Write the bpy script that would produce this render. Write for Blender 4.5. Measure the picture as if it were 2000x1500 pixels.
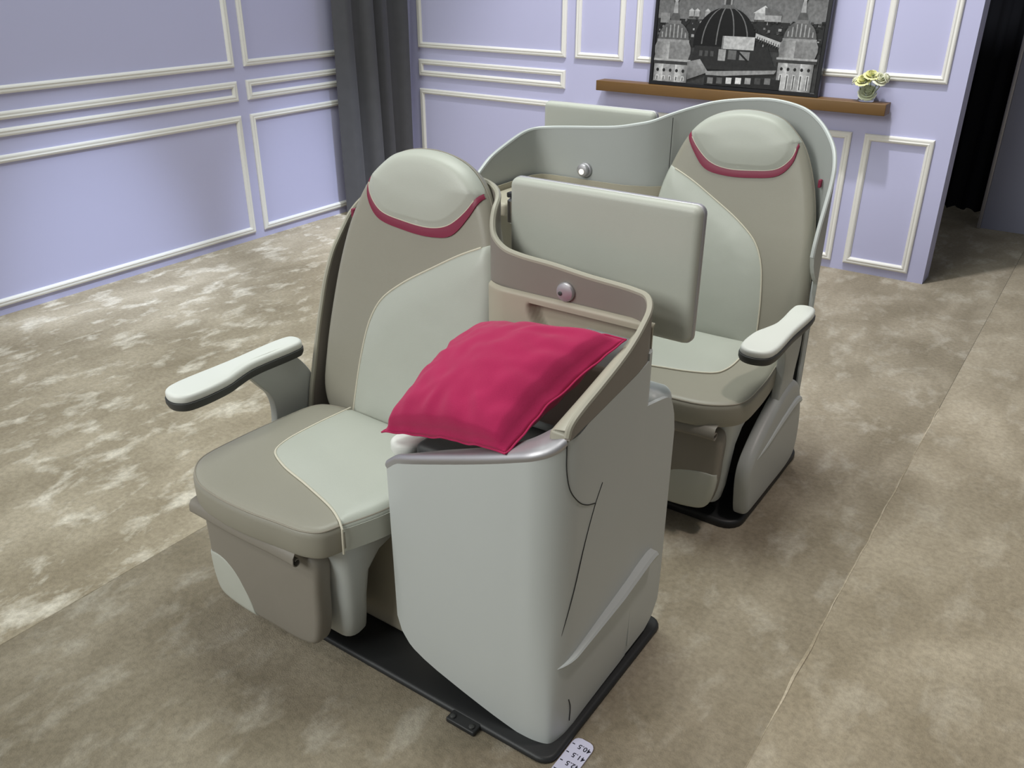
import bpy, bmesh, math, random
from mathutils import Vector, Matrix, noise
random.seed(7)
PI = math.pi
for o in list(bpy.data.objects):
    bpy.data.objects.remove(o)
scene = bpy.context.scene
COL = scene.collection

# ------------------------------------------------------------------ camera
YAW, PITCH, ROLL = math.radians(34.812), math.radians(26.278), math.radians(0.101)
FPX, CAMH = 1682.65, 1.6
fwd = Vector((-math.sin(YAW) * math.cos(PITCH), math.cos(YAW) * math.cos(PITCH), -math.sin(PITCH)))
rgt = Vector((math.cos(YAW), math.sin(YAW), 0)); upv = rgt.cross(fwd)
c_, s_ = math.cos(ROLL), math.sin(ROLL)
R2, U2 = rgt * c_ + upv * s_, upv * c_ - rgt * s_
cam = bpy.data.cameras.new('camera'); camo = bpy.data.objects.new('camera', cam); COL.objects.link(camo)
camo.matrix_world = Matrix(((R2.x, U2.x, -fwd.x, 0), (R2.y, U2.y, -fwd.y, 0), (R2.z, U2.z, -fwd.z, CAMH), (0, 0, 0, 1)))
cam.sensor_fit = 'HORIZONTAL'; cam.sensor_width = 36; cam.lens = FPX / 2000 * 36
cam.clip_start = 0.05; cam.clip_end = 60
scene.camera = camo

# ------------------------------------------------------------------ world, lamps, exposure
w = bpy.data.worlds.new('world'); scene.world = w; w.use_nodes = True
w.node_tree.nodes['Background'].inputs[0].default_value = (0.97, 1.0, 1.0, 1)
w.node_tree.nodes['Background'].inputs[1].default_value = 0.155
vs = scene.view_settings
vs.view_transform = 'Standard'; vs.look = 'None'; vs.gamma = 1; vs.use_curve_mapping = False; vs.exposure = 0.0

def lamp(name, kind, loc, target, energy, color=(1, 1, 1), **k):
    l = bpy.data.lights.new(name, kind); l.energy = energy; l.color = color
    for a, b in k.items(): setattr(l, a, b)
    o = bpy.data.objects.new(name, l); COL.objects.link(o); o.location = loc
    o.rotation_euler = (Vector(target) - Vector(loc)).to_track_quat('-Z', 'Y').to_euler()
    return o
# added front fill, overhead hall light and the stand's spot heads
lamp('front_fill_light', 'AREA', (-2.9, -4.2, 4.2), (-1.6, 2.2, 0.7), 235, (0.97, 1.0, 0.96), shape='RECTANGLE', size=3.5, size_y=2.2)  # fill added behind the camera to brighten front-facing surfaces
lamp('ceiling_panel_light', 'AREA', (-2.1, 2.6, 4.8), (-2.1, 2.7, 0), 60, (0.94, 1.0, 0.95), shape='RECTANGLE', size=2.4, size_y=2.0, spread=math.radians(110))
lamp('stand_spot', 'SPOT', (-3.0, -1.6, 4.4), (-1.3, 1.8, 0.6), 120, (1.0, 0.98, 0.95), spot_size=math.radians(36), spot_blend=0.8, shadow_soft_size=0.25)
for yy in (0.9, 2.4, 3.9):
    lamp('wall_wash_spot', 'SPOT', (-1.6, yy, 4.5), (-4.2, yy, 0.0), 720, (0.72, 0.82, 1.0), spot_size=math.radians(18.5), spot_blend=1.0, shadow_soft_size=0.10)
lamp('picture_spot', 'SPOT', (-1.5, 3.7, 4.5), (-1.7, 5.0, 0.4), 470, (0.98, 0.97, 1.0), spot_size=math.radians(72), spot_blend=0.5, shadow_soft_size=0.08)
lamp('aisle_spot', 'SPOT', (0.3, 2.0, 4.6), (0.5, 1.9, 0), 265, (1.0, 0.90, 0.85), spot_size=math.radians(52), spot_blend=0.9, shadow_soft_size=0.15)

# ------------------------------------------------------------------ materials
def srgb(r, g, b):
    f = lambda c: (c / 255 / 12.92) if c / 255 <= 0.04045 else ((c / 255 + 0.055) / 1.055) ** 2.4
    return (f(r), f(g), f(b), 1)

def mat(name, col, rough=0.5, metal=0.0, var=0.04, vscale=6.0, bump=0.0, bscale=200.0, bump2=0.0, b2scale=8.0, coat=0.0, sheen=0.0, spec=0.5):
    m = bpy.data.materials.new(name); m.use_nodes = True
    nt = m.node_tree; b = nt.nodes['Principled BSDF']
    tc = nt.nodes.new('ShaderNodeTexCoord')
    n = nt.nodes.new('ShaderNodeTexNoise'); n.inputs['Scale'].default_value = vscale; n.inputs['Detail'].default_value = 4
    nt.links.new(tc.outputs['Object'], n.inputs['Vector'])
    mx = nt.nodes.new('ShaderNodeMix'); mx.data_type = 'RGBA'
    mx.inputs['A'].default_value = tuple(c * (1 - var) for c in col[:3]) + (1,)
    mx.inputs['B'].default_value = tuple(min(1, c * (1 + var)) for c in col[:3]) + (1,)
    nt.links.new(n.outputs['Fac'], mx.inputs['Factor']); nt.links.new(mx.outputs['Result'], b.inputs['Base Color'])
    b.inputs['Roughness'].default_value = rough; b.inputs['Metallic'].default_value = metal
    b.inputs['Specular IOR Level'].default_value = spec
    if coat: b.inputs['Coat Weight'].default_value = coat
    if sheen: b.inputs['Sheen Weight'].default_value = sheen
    prev = None
    for amt, sc, dist in ((bump, bscale, 0.002), (bump2, b2scale, 0.02)):
        if amt:
            n2 = nt.nodes.new('ShaderNodeTexNoise'); n2.inputs['Scale'].default_value = sc; n2.inputs['Detail'].default_value = 3
            nt.links.new(tc.outputs['Object'], n2.inputs['Vector'])
            bp = nt.nodes.new('ShaderNodeBump'); bp.inputs['Strength'].default_value = amt; bp.inputs['Distance'].default_value = dist
            nt.links.new(n2.outputs['Fac'], bp.inputs['Height'])
            if prev: nt.links.new(prev.outputs['Normal'], bp.inputs['Normal'])
            prev = bp
    if prev: nt.links.new(prev.outputs['Normal'], b.inputs['Normal'])
    return m

M = {}
M['leather_light'] = mat('leather_light', srgb(188, 190, 180), 0.45, bump=0.12, bscale=420, bump2=0.10, b2scale=5)
M['leather_taupe'] = mat('leather_taupe', srgb(153, 149, 136), 0.45, bump=0.12, bscale=420, bump2=0.06, b2scale=6)
M['leather_taupe_dark'] = mat('leather_taupe_dark', srgb(138, 132, 122), 0.5, bump=0.1, bscale=420, bump2=0.05)
M['leather_insert'] = mat('leather_insert', srgb(184, 187, 177), 0.45, bump=0.12, bscale=420, bump2=0.30, b2scale=4.5)
M['stitch'] = mat('stitch', srgb(150, 143, 130), 0.7)
M['piping_light'] = mat('piping_light', srgb(214, 208, 190), 0.5)
M['band_red'] = mat('band_red', srgb(132, 38, 66), 0.5, bump=0.1, bscale=400)
M['shell_grey'] = mat('shell_grey', srgb(178, 181, 178), 0.42, var=0.015, bump=0.05, bscale=700)
M['shell_white'] = mat('shell_white', srgb(196, 200, 198), 0.40, var=0.015, bump=0.05, bscale=700)
M['shell_taupe'] = mat('shell_taupe', srgb(138, 131, 123), 0.45, var=0.02, bump=0.05, bscale=700)
M['rim_beige'] = mat('rim_beige', srgb(172, 168, 153), 0.45, var=0.02)
M['beige'] = mat('beige', srgb(178, 171, 153), 0.5, var=0.02)
M['pad_white'] = mat('pad_white', srgb(230, 232, 226), 0.45, bump=0.06, bscale=400)
M['black'] = mat('black', srgb(38, 39, 40), 0.5, bump=0.1, bscale=300)
M['darkgrey'] = mat('darkgrey', srgb(62, 63, 62), 0.5)
M['gap'] = mat('gap', srgb(40, 40, 38), 0.8)
M['silver'] = mat('silver', srgb(190, 188, 192), 0.46, metal=0.75, var=0.02)
M['chrome'] = mat('chrome', srgb(215, 215, 215), 0.15, metal=1.0, var=0.0)
M['pillow'] = mat('pillow', srgb(178, 40, 88), 0.9, var=0.08, vscale=9, bump=0.35, bscale=900, sheen=0.15, spec=0.2)
M['wall'] = mat('wall', srgb(190, 190, 222), 0.75, var=0.012, vscale=1.5, bump=0.04, bscale=250)
M['mould'] = mat('mould', srgb(228, 226, 220), 0.6, var=0.02)
M['grey_wall'] = mat('grey_wall', srgb(150, 152, 172), 0.8, var=0.02)
M['dark_wall'] = mat('dark_wall', srgb(50, 48, 58), 0.9)
M['curtain_grey'] = mat('curtain_grey', srgb(84, 84, 88), 0.95, var=0.1, vscale=14, bump=0.2, bscale=300, sheen=0.1, spec=0.1)
M['curtain_black'] = mat('curtain_black', srgb(26, 27, 31), 0.95, var=0.1, bump=0.2, bscale=300, spec=0.1)
M['shelf'] = mat('shelf', srgb(108, 79, 40), 0.5, var=0.10, vscale=9, bump=0.03, bscale=60)
M['frame_black'] = mat('frame_black', srgb(20, 20, 22), 0.35)
M['paper'] = mat('paper', srgb(214, 214, 236), 0.45, var=0.01)
M['ink'] = mat('ink', srgb(28, 28, 44), 0.7)
M['petal_white'] = mat('petal_white', srgb(232, 232, 208), 0.6, var=0.1, vscale=30)
M['petal_yellow'] = mat('petal_yellow', srgb(222, 220, 158), 0.6, var=0.1, vscale=30)
M['leaf'] = mat('leaf', srgb(96, 116, 58), 0.55, var=0.2, vscale=40)
M['stem'] = mat('stem', srgb(112, 124, 70), 0.55, var=0.15, vscale=40)
def glass():
    m = bpy.data.materials.new('glass'); m.use_nodes = True
    b = m.node_tree.nodes['Principled BSDF']
    b.inputs['Base Color'].default_value = (0.93, 0.97, 0.92, 1); b.inputs['Roughness'].default_value = 0.02
    b.inputs['Transmission Weight'].default_value = 1.0; b.inputs['IOR'].default_value = 1.35
    return m
M['glass'] = glass()
def lens():
    m = bpy.data.materials.new('lamp_lens'); m.use_nodes = True
    b = m.node_tree.nodes['Principled BSDF']
    b.inputs['Base Color'].default_value = (1, 0.95, 0.8, 1)
    b.inputs['Emission Color'].default_value = (1, 0.93, 0.72, 1); b.inputs['Emission Strength'].default_value = 1.6
    return m
M['lens'] = lens()

def carpet(name, tone, seed, white=0.3):
    m = bpy.data.materials.new(name); m.use_nodes = True
    nt = m.node_tree; L = nt.links; N = nt.nodes; b = N['Principled BSDF']
    tc = N.new('ShaderNodeTexCoord')
    mp = N.new('ShaderNodeMapping'); mp.inputs['Location'].default_value = (seed * 3.7, seed * 1.3, 0)
    mp.inputs['Rotation'].default_value = (0, 0, 0.2); mp.inputs['Scale'].default_value = (1.7, 1.0, 1)
    L.new(tc.outputs['Object'], mp.inputs['Vector'])
    def nz(scale, detail, rough=0.55, dist=0.0, src=mp):
        n = N.new('ShaderNodeTexNoise'); n.inputs['Scale'].default_value = scale; n.inputs['Detail'].default_value = detail
        n.inputs['Roughness'].default_value = rough; n.inputs['Distortion'].default_value = dist
        L.new(src.outputs['Vector'] if src is mp else src.outputs['Object'], n.inputs['Vector']); return n
    def ramp(src, stops):
        r = N.new('ShaderNodeValToRGB'); L.new(src.outputs['Fac'], r.inputs['Fac'])
        e = r.color_ramp.elements
        for i, (p, c) in enumerate(stops):
            el = e[i] if i < 2 else e.new(p)
            el.position = p; el.color = c
        return r
    t = lambda r, g, bl: tuple(c * tone for c in srgb(r, g, bl)[:3]) + (1,)
    big = nz(2.4, 4, 0.55, 0.3); mid = nz(5.5, 5, 0.62, 0.25); fine = nz(260, 2, src=tc); pile = nz(60, 3, 0.7, src=tc)
    r1 = ramp(big, [(0.32, t(142, 131, 111)), (0.66, t(174, 163, 143)), (0.50, t(157, 146, 126))])
    r2 = ramp(mid, [(0.52, (0, 0, 0, 1)), (0.68, (1, 1, 1, 1))])
    mx = N.new('ShaderNodeMix'); mx.data_type = 'RGBA'; L.new(r1.outputs['Color'], mx.inputs['A'])
    mx.inputs['B'].default_value = t(218, 211, 196)  # pale patches: glints and sheen of the pile painted into the colour
    k = N.new('ShaderNodeMath'); k.operation = 'MULTIPLY'; k.inputs[1].default_value = white; L.new(r2.outputs['Color'], k.inputs[0])
    L.new(k.outputs[0], mx.inputs['Factor'])
    r3 = ramp(pile, [(0.30, (0.80, 0.80, 0.80, 1)), (0.62, (1.06, 1.06, 1.06, 1))])
    mu = N.new('ShaderNodeMix'); mu.data_type = 'RGBA'; mu.blend_type = 'MULTIPLY'; mu.inputs['Factor'].default_value = 1
    L.new(mx.outputs['Result'], mu.inputs['A']); L.new(r3.outputs['Color'], mu.inputs['B'])
    L.new(mu.outputs['Result'], b.inputs['Base Color'])
    b.inputs['Roughness'].default_value = 0.9; b.inputs['Specular IOR Level'].default_value = 0.15
    b.inputs['Sheen Weight'].default_value = 0.12; b.inputs['Sheen Roughness'].default_value = 0.4
    b1 = N.new('ShaderNodeBump'); b1.inputs['Strength'].default_value = 0.25; b1.inputs['Distance'].default_value = 0.03
    L.new(mid.outputs['Fac'], b1.inputs['Height'])
    b2 = N.new('ShaderNodeBump'); b2.inputs['Strength'].default_value = 0.45; b2.inputs['Distance'].default_value = 0.004
    L.new(fine.outputs['Fac'], b2.inputs['Height']); L.new(b1.outputs['Normal'], b2.inputs['Normal'])
    L.new(b2.outputs['Normal'], b.inputs['Normal'])
    return m

# ------------------------------------------------------------------ mesh helpers
def mesh_obj(name, verts, faces, m, parent=None, origin=(0, 0, 0), smooth=True, angle=40, recalc=True):
    o3 = Vector(origin)
    me = bpy.data.meshes.new(name)
    me.from_pydata([tuple(Vector(v) - o3) for v in verts], [], faces)
    if recalc:
        bm = bmesh.new(); bm.from_mesh(me); bmesh.ops.recalc_face_normals(bm, faces=bm.faces[:]); bm.to_mesh(me); bm.free()
    me.materials.append(m)
    if smooth:
        me.polygons.foreach_set('use_smooth', [True] * len(me.polygons))
        me.set_sharp_from_angle(angle=math.radians(angle))
    o = bpy.data.objects.new(name, me); COL.objects.link(o)
    if parent: o.parent = parent
    else: o.location = o3
    return o

def empty(name, loc):
    o = bpy.data.objects.new(name, None); COL.objects.link(o); o.location = loc; o.empty_display_size = 0.1
    return o

def tag(o, label=None, cat=None, group=None, kind=None):
    if label: o['label'] = label
    if cat: o['category'] = cat
    if group: o['group'] = group
    if kind: o['kind'] = kind
    return o

def spline(pts, n, closed=False):
    """Catmull-Rom through pts, n samples per span (any dimension)"""
    out = []; m = len(pts)
    P = [Vector(p) for p in pts]
    spans = m if closed else m - 1
    for i in range(spans):
        p1, p2 = P[i], P[(i + 1) % m]
        p0 = P[(i - 1) % m] if closed or i > 0 else p1 + (p1 - p2)
        p3 = P[(i + 2) % m] if closed or i + 2 < m else p2 + (p2 - p1)
        # centripetal parameterisation keeps corners tidy
        a = max((p1 - p0).length, 1e-6) ** 0.5; b = max((p2 - p1).length, 1e-6) ** 0.5; c = max((p3 - p2).length, 1e-6) ** 0.5
        for k in range(n):
            t = a + b * k / n
            A1 = p0 * ((a - t) / a) + p1 * (t / a)
            A2 = p1 * ((a + b - t) / b) + p2 * ((t - a) / b)
            A3 = p2 * ((a + b + c - t) / c) + p3 * ((t - a - b) / c)
            B1 = A1 * ((a + b - t) / (a + b)) + A2 * (t / (a + b))
            B2 = A2 * ((a + b + c - t) / (b + c)) + A3 * ((t - a) / (b + c))
            out.append(B1 * ((a + b - t) / b) + B2 * ((t - a) / b))
    if not closed: out.append(P[-1])
    return out

def area2(p):
    return sum(p[i][0] * p[(i + 1) % len(p)][1] - p[(i + 1) % len(p)][0] * p[i][1] for i in range(len(p)))

def inset(poly, d):
    n = len(poly); out = []
    for i in range(n):
        a, b, c = Vector(poly[i - 1][:2]), Vector(poly[i][:2]), Vector(poly[(i + 1) % n][:2])
        t = (c - a)
        if t.length < 1e-9: t = Vector((1, 0))
        t.normalize(); out.append(b + Vector((-t.y, t.x)) * d)
    return out

def dist_poly(p, poly):
    best = 9.0; n = len(poly); px, py = p
    for i in range(n):
        ax, ay = poly[i][0], poly[i][1]; bx, by = poly[(i + 1) % n][0], poly[(i + 1) % n][1]
        dx, dy = bx - ax, by - ay; l = dx * dx + dy * dy
        t = 0 if l < 1e-12 else max(0, min(1, ((px - ax) * dx + (py - ay) * dy) / l))
        q = (px - ax - t * dx) ** 2 + (py - ay - t * dy) ** 2
        if q < best: best = q
    return math.sqrt(best)

def rings_mesh(rings, top=None, bottom=True):
    """rings: list of equal-length vertex rings (bottom -> top); top: centre vertex"""
    n = len(rings[0]); V = [v for r in rings for v in r]; F = []
    for k in range(len(rings) - 1):
        for i in range(n):
            j = (i + 1) % n
            F.append((k * n + i, k * n + j, (k + 1) * n + j, (k + 1) * n + i))
    if bottom: F.append(tuple(reversed(range(n))))
    last = (len(rings) - 1) * n
    if top is not None:
        V.append(top); c = len(V) - 1
        for i in range(n): F.append((last + i, last + (i + 1) % n, c))
    else:
        F.append(tuple(range(last, last + n)))
    return V, F

def pad_mesh(outline, mp, th, r=0.03, rb=0.012, bulge=0.0, center=None, taper=0.0, inner=(0.85, 0.68, 0.5, 0.32, 0.15)):
    poly = [Vector(p[:2]) for p in outline]
    if area2(poly) < 0: poly.reverse()
    cx = Vector(center) if center else sum(poly, Vector((0, 0))) / len(poly)
    R = []
    R.append([mp(p.x, p.y, -th) for p in inset(poly, rb + taper)])
    R.append([mp(p.x, p.y, -th + rb * 0.3) for p in inset(poly, rb * 0.3 + taper)])
    R.append([mp(p.x, p.y, -th + rb) for p in inset(poly, taper)])
    for k in range(6):
        a = PI / 2 * k / 5
        R.append([mp(p.x, p.y, -r + r * math.sin(a)) for p in inset(poly, r * (1 - math.cos(a)))])
    base = inset(poly, r)
    for s in inner:
        R.append([mp(*(cx + (p - cx) * s), bulge * (1 - s * s)) for p in base])
    return rings_mesh(R, mp(cx.x, cx.y, bulge))

def patch_mesh(poly, mp, lift, center, body=None, r=0.03, edge=0.004, bulge=0.0, rings=(0.96, 0.9, 0.82, 0.73, 0.63, 0.52, 0.4, 0.28, 0.15)):
    """thin panel following a padded body's front: drops with the body's rounded edge"""
    poly = [Vector(p[:2]) for p in poly]
    if area2(poly) < 0: poly.reverse()
    c = Vector(center)
    def S(p, h):
        d = dist_poly(p, body) if body else 9
        drop = 0
        if d < r: drop = r - math.sqrt(max(0, r * r - (r - d) ** 2))
        return mp(p[0], p[1], h - drop)
    pull = lambda p, e: p + (c - p).normalized() * e
    ins = [pull(p, edge) for p in poly]; ins2 = [pull(p, edge * 0.35) for p in poly]
    def bl(p):
        x = min(1, dist_poly(p, poly) / 0.075); return bulge * math.sin(x * PI / 2)
    R = [[S(p, -0.004) for p in poly], [S(p, lift * 0.4) for p in poly], [S(p, lift * 0.8) for p in ins2], [S(p, lift) for p in ins]]
    for s in rings: R.append([S(q, lift + bl(q)) for q in [c + (p - c) * s for p in ins]])
    return rings_mesh(R, S(c, lift + bl(c)), bottom=False)

def tube_mesh(path, r, sides=8, closed=False, radii=None, cap=True):
    P = [Vector(p) for p in path]; n = len(P); V = []; F = []
    prev = None
    for i in range(n):
        a = P[i - 1] if (i > 0 or closed) else P[i]; b = P[(i + 1) % n] if (i < n - 1 or closed) else P[i]
        t = (b - a); t = t.normalized() if t.length > 1e-9 else Vector((0, 0, 1))
        if prev is None:
            nrm = t.orthogonal().normalized()
        else:
            nrm = (prev - t * prev.dot(t))
            nrm = nrm.normalized() if nrm.length > 1e-6 else t.orthogonal().normalized()
        prev = nrm; bn = t.cross(nrm)
        rr = radii[i] if radii else r
        for k in range(sides):
            a_ = 2 * PI * k / sides
            V.append(P[i] + nrm * (rr * math.cos(a_)) + bn * (rr * math.sin(a_)))
    for i in range(n if closed else n - 1):
        j = (i + 1) % n
        for k in range(sides):
            l = (k + 1) % sides
            F.append((i * sides + k, i * sides + l, j * sides + l, j * sides + k))
    if not closed and cap:
        F.append(tuple(range(sides))); F.append(tuple((n - 1) * sides + k for k in range(sides)))
    return V, F

def rbox_mesh(x0, x1, y0, y1, z0, z1, bev=0.01, seg=3):
    bm = bmesh.new(); bmesh.ops.create_cube(bm, size=1)
    for v in bm.verts:
        v.co = Vector(((x0 + x1) / 2 + v.co.x * (x1 - x0), (y0 + y1) / 2 + v.co.y * (y1 - y0), (z0 + z1) / 2 + v.co.z * (z1 - z0)))
    if bev: bmesh.ops.bevel(bm, geom=bm.edges[:], offset=bev, segments=seg, affect='EDGES', profile=0.5)
    bm.verts.index_update()
    V = [v.co.copy() for v in bm.verts]; F = [tuple(v.index for v in f.verts) for f in bm.faces]
    bm.free(); return V, F

def grid_mesh(rows):
    n = len(rows[0]); V = [v for r in rows for v in r]; F = []
    for k in range(len(rows) - 1):
        for i in range(n - 1):
            F.append((k * n + i, k * n + i + 1, (k + 1) * n + i + 1, (k + 1) * n + i))
    return V, F

def solid_sheet(rows, th):
    """grid of points thickened along its normals into a closed sheet"""
    R = [[Vector(v) for v in r] for r in rows]; nr, nc = len(R), len(R[0])
    def nrm(i, j):
        a = R[min(i + 1, nr - 1)][j] - R[max(i - 1, 0)][j]; b = R[i][min(j + 1, nc - 1)] - R[i][max(j - 1, 0)]
        v = a.cross(b); return v.normalized() if v.length > 1e-12 else Vector((0, 0, 0))
    V1, F1 = grid_mesh(R); off = len(V1)
    V2 = [R[i][j] + nrm(i, j) * th for i in range(nr) for j in range(nc)]
    F = F1 + [tuple(reversed([x + off for x in f])) for f in F1]
    for j in range(nc - 1):
        F.append((j, j + 1, j + 1 + off, j + off)); a = (nr - 1) * nc
        F.append((a + j, a + j + 1, a + j + 1 + off, a + j + off))
    for i in range(nr - 1):
        F.append((i * nc, (i + 1) * nc, (i + 1) * nc + off, i * nc + off)); b = nc - 1
        F.append((i * nc + b, (i + 1) * nc + b, (i + 1) * nc + b + off, i * nc + b + off))
    return V1 + V2, F

def extrude_mesh(poly3, vec, bev=0.0):
    """closed polygon (3-D, planar) extruded by vec, optionally bevelled"""
    bm = bmesh.new(); vs_ = [bm.verts.new(p) for p in poly3]; f = bm.faces.new(vs_)
    ret = bmesh.ops.extrude_face_region(bm, geom=[f])
    for v in ret['geom']:
        if isinstance(v, bmesh.types.BMVert): v.co += Vector(vec)
    bmesh.ops.recalc_face_normals(bm, faces=bm.faces[:])
    if bev:
        bm.normal_update()
        eds = [e for e in bm.edges if len(e.link_faces) == 2 and e.calc_face_angle(0) > 0.6]
        bmesh.ops.bevel(bm, geom=eds, offset=bev, segments=3, affect='EDGES', profile=0.5)
    bm.verts.index_update()
    V = [v.co.copy() for v in bm.verts]; F = [tuple(v.index for v in f.verts) for f in bm.faces]
    bm.free(); return V, F

def lathe_mesh(prof, c, axis='z', n=24):
    V = []; F = []
    for r, h in prof:
        for k in range(n):
            a = 2 * PI * k / n
            if axis == 'z': V.append((c[0] + r * math.cos(a), c[1] + r * math.sin(a), c[2] + h))
            else: V.append((c[0] + r * math.cos(a), c[1] - h, c[2] + r * math.sin(a)))
    m = len(prof)
    for i in range(m - 1):
        for k in range(n):
            l = (k + 1) % n; F.append((i * n + k, i * n + l, (i + 1) * n + l, (i + 1) * n + k))
    F.append(tuple(range(n))); F.append(tuple((m - 1) * n + k for k in range(n)))
    return V, F

# ------------------------------------------------------------------ the room
LW, BW = -4.371, 4.969          # left wall plane x, back wall plane y
fl = mesh_obj('floor', *rbox_mesh(-5.5, 4.0, -3.5, 9.0, -0.12, -0.012, 0), M['darkgrey'], smooth=False)
tag(fl, 'beige patchy low pile carpet floor laid in long strips', kind='structure')
SEAM = [-5.4, -3.79, -2.063, -0.335, 1.39, 3.9]
tones = [1.2, 1.2, 0.84, 0.98, 0.98]
for i in range(5):
    a, b = SEAM[i] + 0.0003, SEAM[i + 1] - 0.0003
    mesh_obj('carpet_strip', *rbox_mesh(a, b, -3.4, 8.9, -0.012, 0.0, 0.0012, 1), carpet('carpet_%d' % i, tones[i], i + 1, (0.75, 0.75, 0.35, 0.2, 0.2)[i]), fl)
# tufts raised along the right-hand seam
rows = []
yy = -3.0
pts, rad = [], []
while yy < 3.45:
    pts.append((-0.335 + 0.004 * noise.noise(Vector((yy * 9, 0, 0))), yy, -0.0005)); rad.append(max(0.0006, 0.0045 * (0.6 + noise.noise(Vector((yy * 3.1, 4, 0))))))
    yy += 0.03
mesh_obj('seam_ridge', *tube_mesh(pts, 0.004, 6, radii=rad), carpet('carpet_ridge', 1.25, 9), fl)

wl = mesh_obj('wall_left', *rbox_mesh(LW - 0.08, LW, -3.4, 5.15, 0.0, 2.75, 0), M['wall'], smooth=False)
tag(wl, 'lavender panelled wall with white mouldings at left', kind='structure')
wb = mesh_obj('wall_back', *rbox_mesh(LW, -0.714, BW, BW + 0.16, 0.0, 2.75, 0), M['wall'], smooth=False)
tag(wb, 'lavender panelled back wall carrying the shelf', kind='structure')
wr = mesh_obj('wall_right', *rbox_mesh(-0.640, 3.9, 6.37, 6.45, 0.0, 3.0, 0), M['grey_wall'], smooth=False)
tag(wr, 'plain grey partition beyond the back wall at far right', kind='structure')
mesh_obj('edge_strip', *rbox_mesh(-0.662, -0.641, 6.345, 6.46, 0.0, 3.0, 0.003), M['silver'], wr, (0, 0, 0))
wf = mesh_obj('wall_far', *rbox_mesh(-3.0, 1.0, 7.6, 7.7, 0.0, 3.0, 0), M['dark_wall'], smooth=False)
tag(wf, 'dark wall behind the black curtain', kind='structure')

PROF = [(0, 0), (0, 0.010), (0.004, 0.015), (0.010, 0.017), (0.015, 0.0155), (0.019, 0.0155), (0.024, 0.018), (0.030, 0.016), (0.034, 0.010), (0.037, 0.006), (0.037, 0)]
def moulding(parent, wall, a0, a1, z0, z1):
    """mitred rectangular frame, outer size a0..a1 x z0..z1, profile stands proud of the wall"""
    V, F = [], []
    n = len(PROF)
    for d, h in PROF:
        for a, z in ((a0 + d, z0 + d), (a1 - d, z0 + d), (a1 - d, z1 - d), (a0 + d, z1 - d)):
            V.append((LW + h - 0.001, a, z) if wall == 'L' else (a, BW - h + 0.001, z))
    for i in range(n - 1):
        for k in range(4):
            l = (k + 1) % 4; F.append((i * 4 + k, i * 4 + l, (i + 1) * 4 + l, (i + 1) * 4 + k))
    for k in range(4):
        l = (k + 1) % 4; F.append((k, l, (n - 1) * 4 + l, (n - 1) * 4 + k))
    mesh_obj('panel_moulding', V, F, M['mould'], parent, smooth=True, angle=25)
LCOL = [(-3.3, -0.95), (-0.88, 1.10), (1.17, 3.438), (3.508, 4.90)]
for a0, a1 in LCOL:
    moulding(wl, 'L', a0, a1, 0.046, 0.757)
    moulding(wl, 'L', a0, a1, 0.840, 0.952)
    moulding(wl, 'L', a0, a1, 1.029, 2.60)
moulding(wb, 'B', -4.262, -3.040, 0.046, 0.764)
moulding(wb, 'B', -4.262, -3.040, 0.850, 0.962)
moulding(wb, 'B', -4.262, -3.040, 1.038, 2.60)
moulding(wb, 'B', -2.972, -2.632, 0.046, 0.764)
moulding(wb, 'B', -2.972, -2.632, 1.038, 2.60)
moulding(wb, 'B', -2.556, -1.218, 0.046, 0.764)
moulding(wb, 'B', -2.556, -1.218, 1.038, 2.60)
moulding(wb, 'B', -1.150, -0.800, 0.046, 0.764)
moulding(wb, 'B', -1.140, -0.800, 1.038, 2.60)

def curtain(name, p0, p1, z0, z1, folds, amp, m, label, cat, seed):
    p0, p1 = Vector(p0), Vector(p1); d = (p1 - p0); L = d.length; t = d.normalized(); n_ = Vector((-t.y, t.x, 0))
    rows = []
    nc = folds * 14
    for k in range(15):
        z = z0 + (z1 - z0) * k / 14; f = 1 - 0.25 * k / 14
        r = []
        for i in range(nc + 1):
            s = i / nc
            ph = s * folds * 2 * PI + 0.7 * noise.noise(Vector((s * 5, seed, z * 0.3)))
            h = -amp * f * (2.2 * abs(math.sin(ph / 2)) ** 0.75 - 1.0) * (0.8 + 0.35 * math.sin(s * 11 + seed)) + 0.3 * amp * noise.noise(Vector((s * 7, z * 0.8, seed)))
            zz = z + (0.012 * math.sin(ph * 1.3 + seed) if k == 0 else 0)
            r.append(p0 + t * (L * s + 0.006 * math.sin(ph * 2)) + n_ * h + Vector((0, 0, zz)))
        rows.append(r)
    V, F = solid_sheet(rows, 0.004)
    o = mesh_obj(name, V, F, m, None, (p0 + p1) / 2 + Vector((0, 0, z0)), angle=60)
    return tag(o, label, cat)
curtain('curtain', (-4.235, 4.17, 0), (-4.275, 4.86, 0), 0.012, 2.75, 4, 0.062, M['curtain_grey'], 'dark grey velvet curtain hanging in the corner between the lavender walls', 'curtain', 3)
curtain('curtain', (-1.75, 6.50, 0), (-0.668, 6.42, 0), 0.10, 3.0, 9, 0.035, M['curtain_black'], 'black curtain hanging beyond the end of the back wall', 'curtain', 8)

# ------------------------------------------------------------------ seats
def line3(mp, pts, h=0.0, n=6, closed=False):
    return [mp(p[0], p[1], h) for p in spline(pts, n, closed)]

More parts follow.
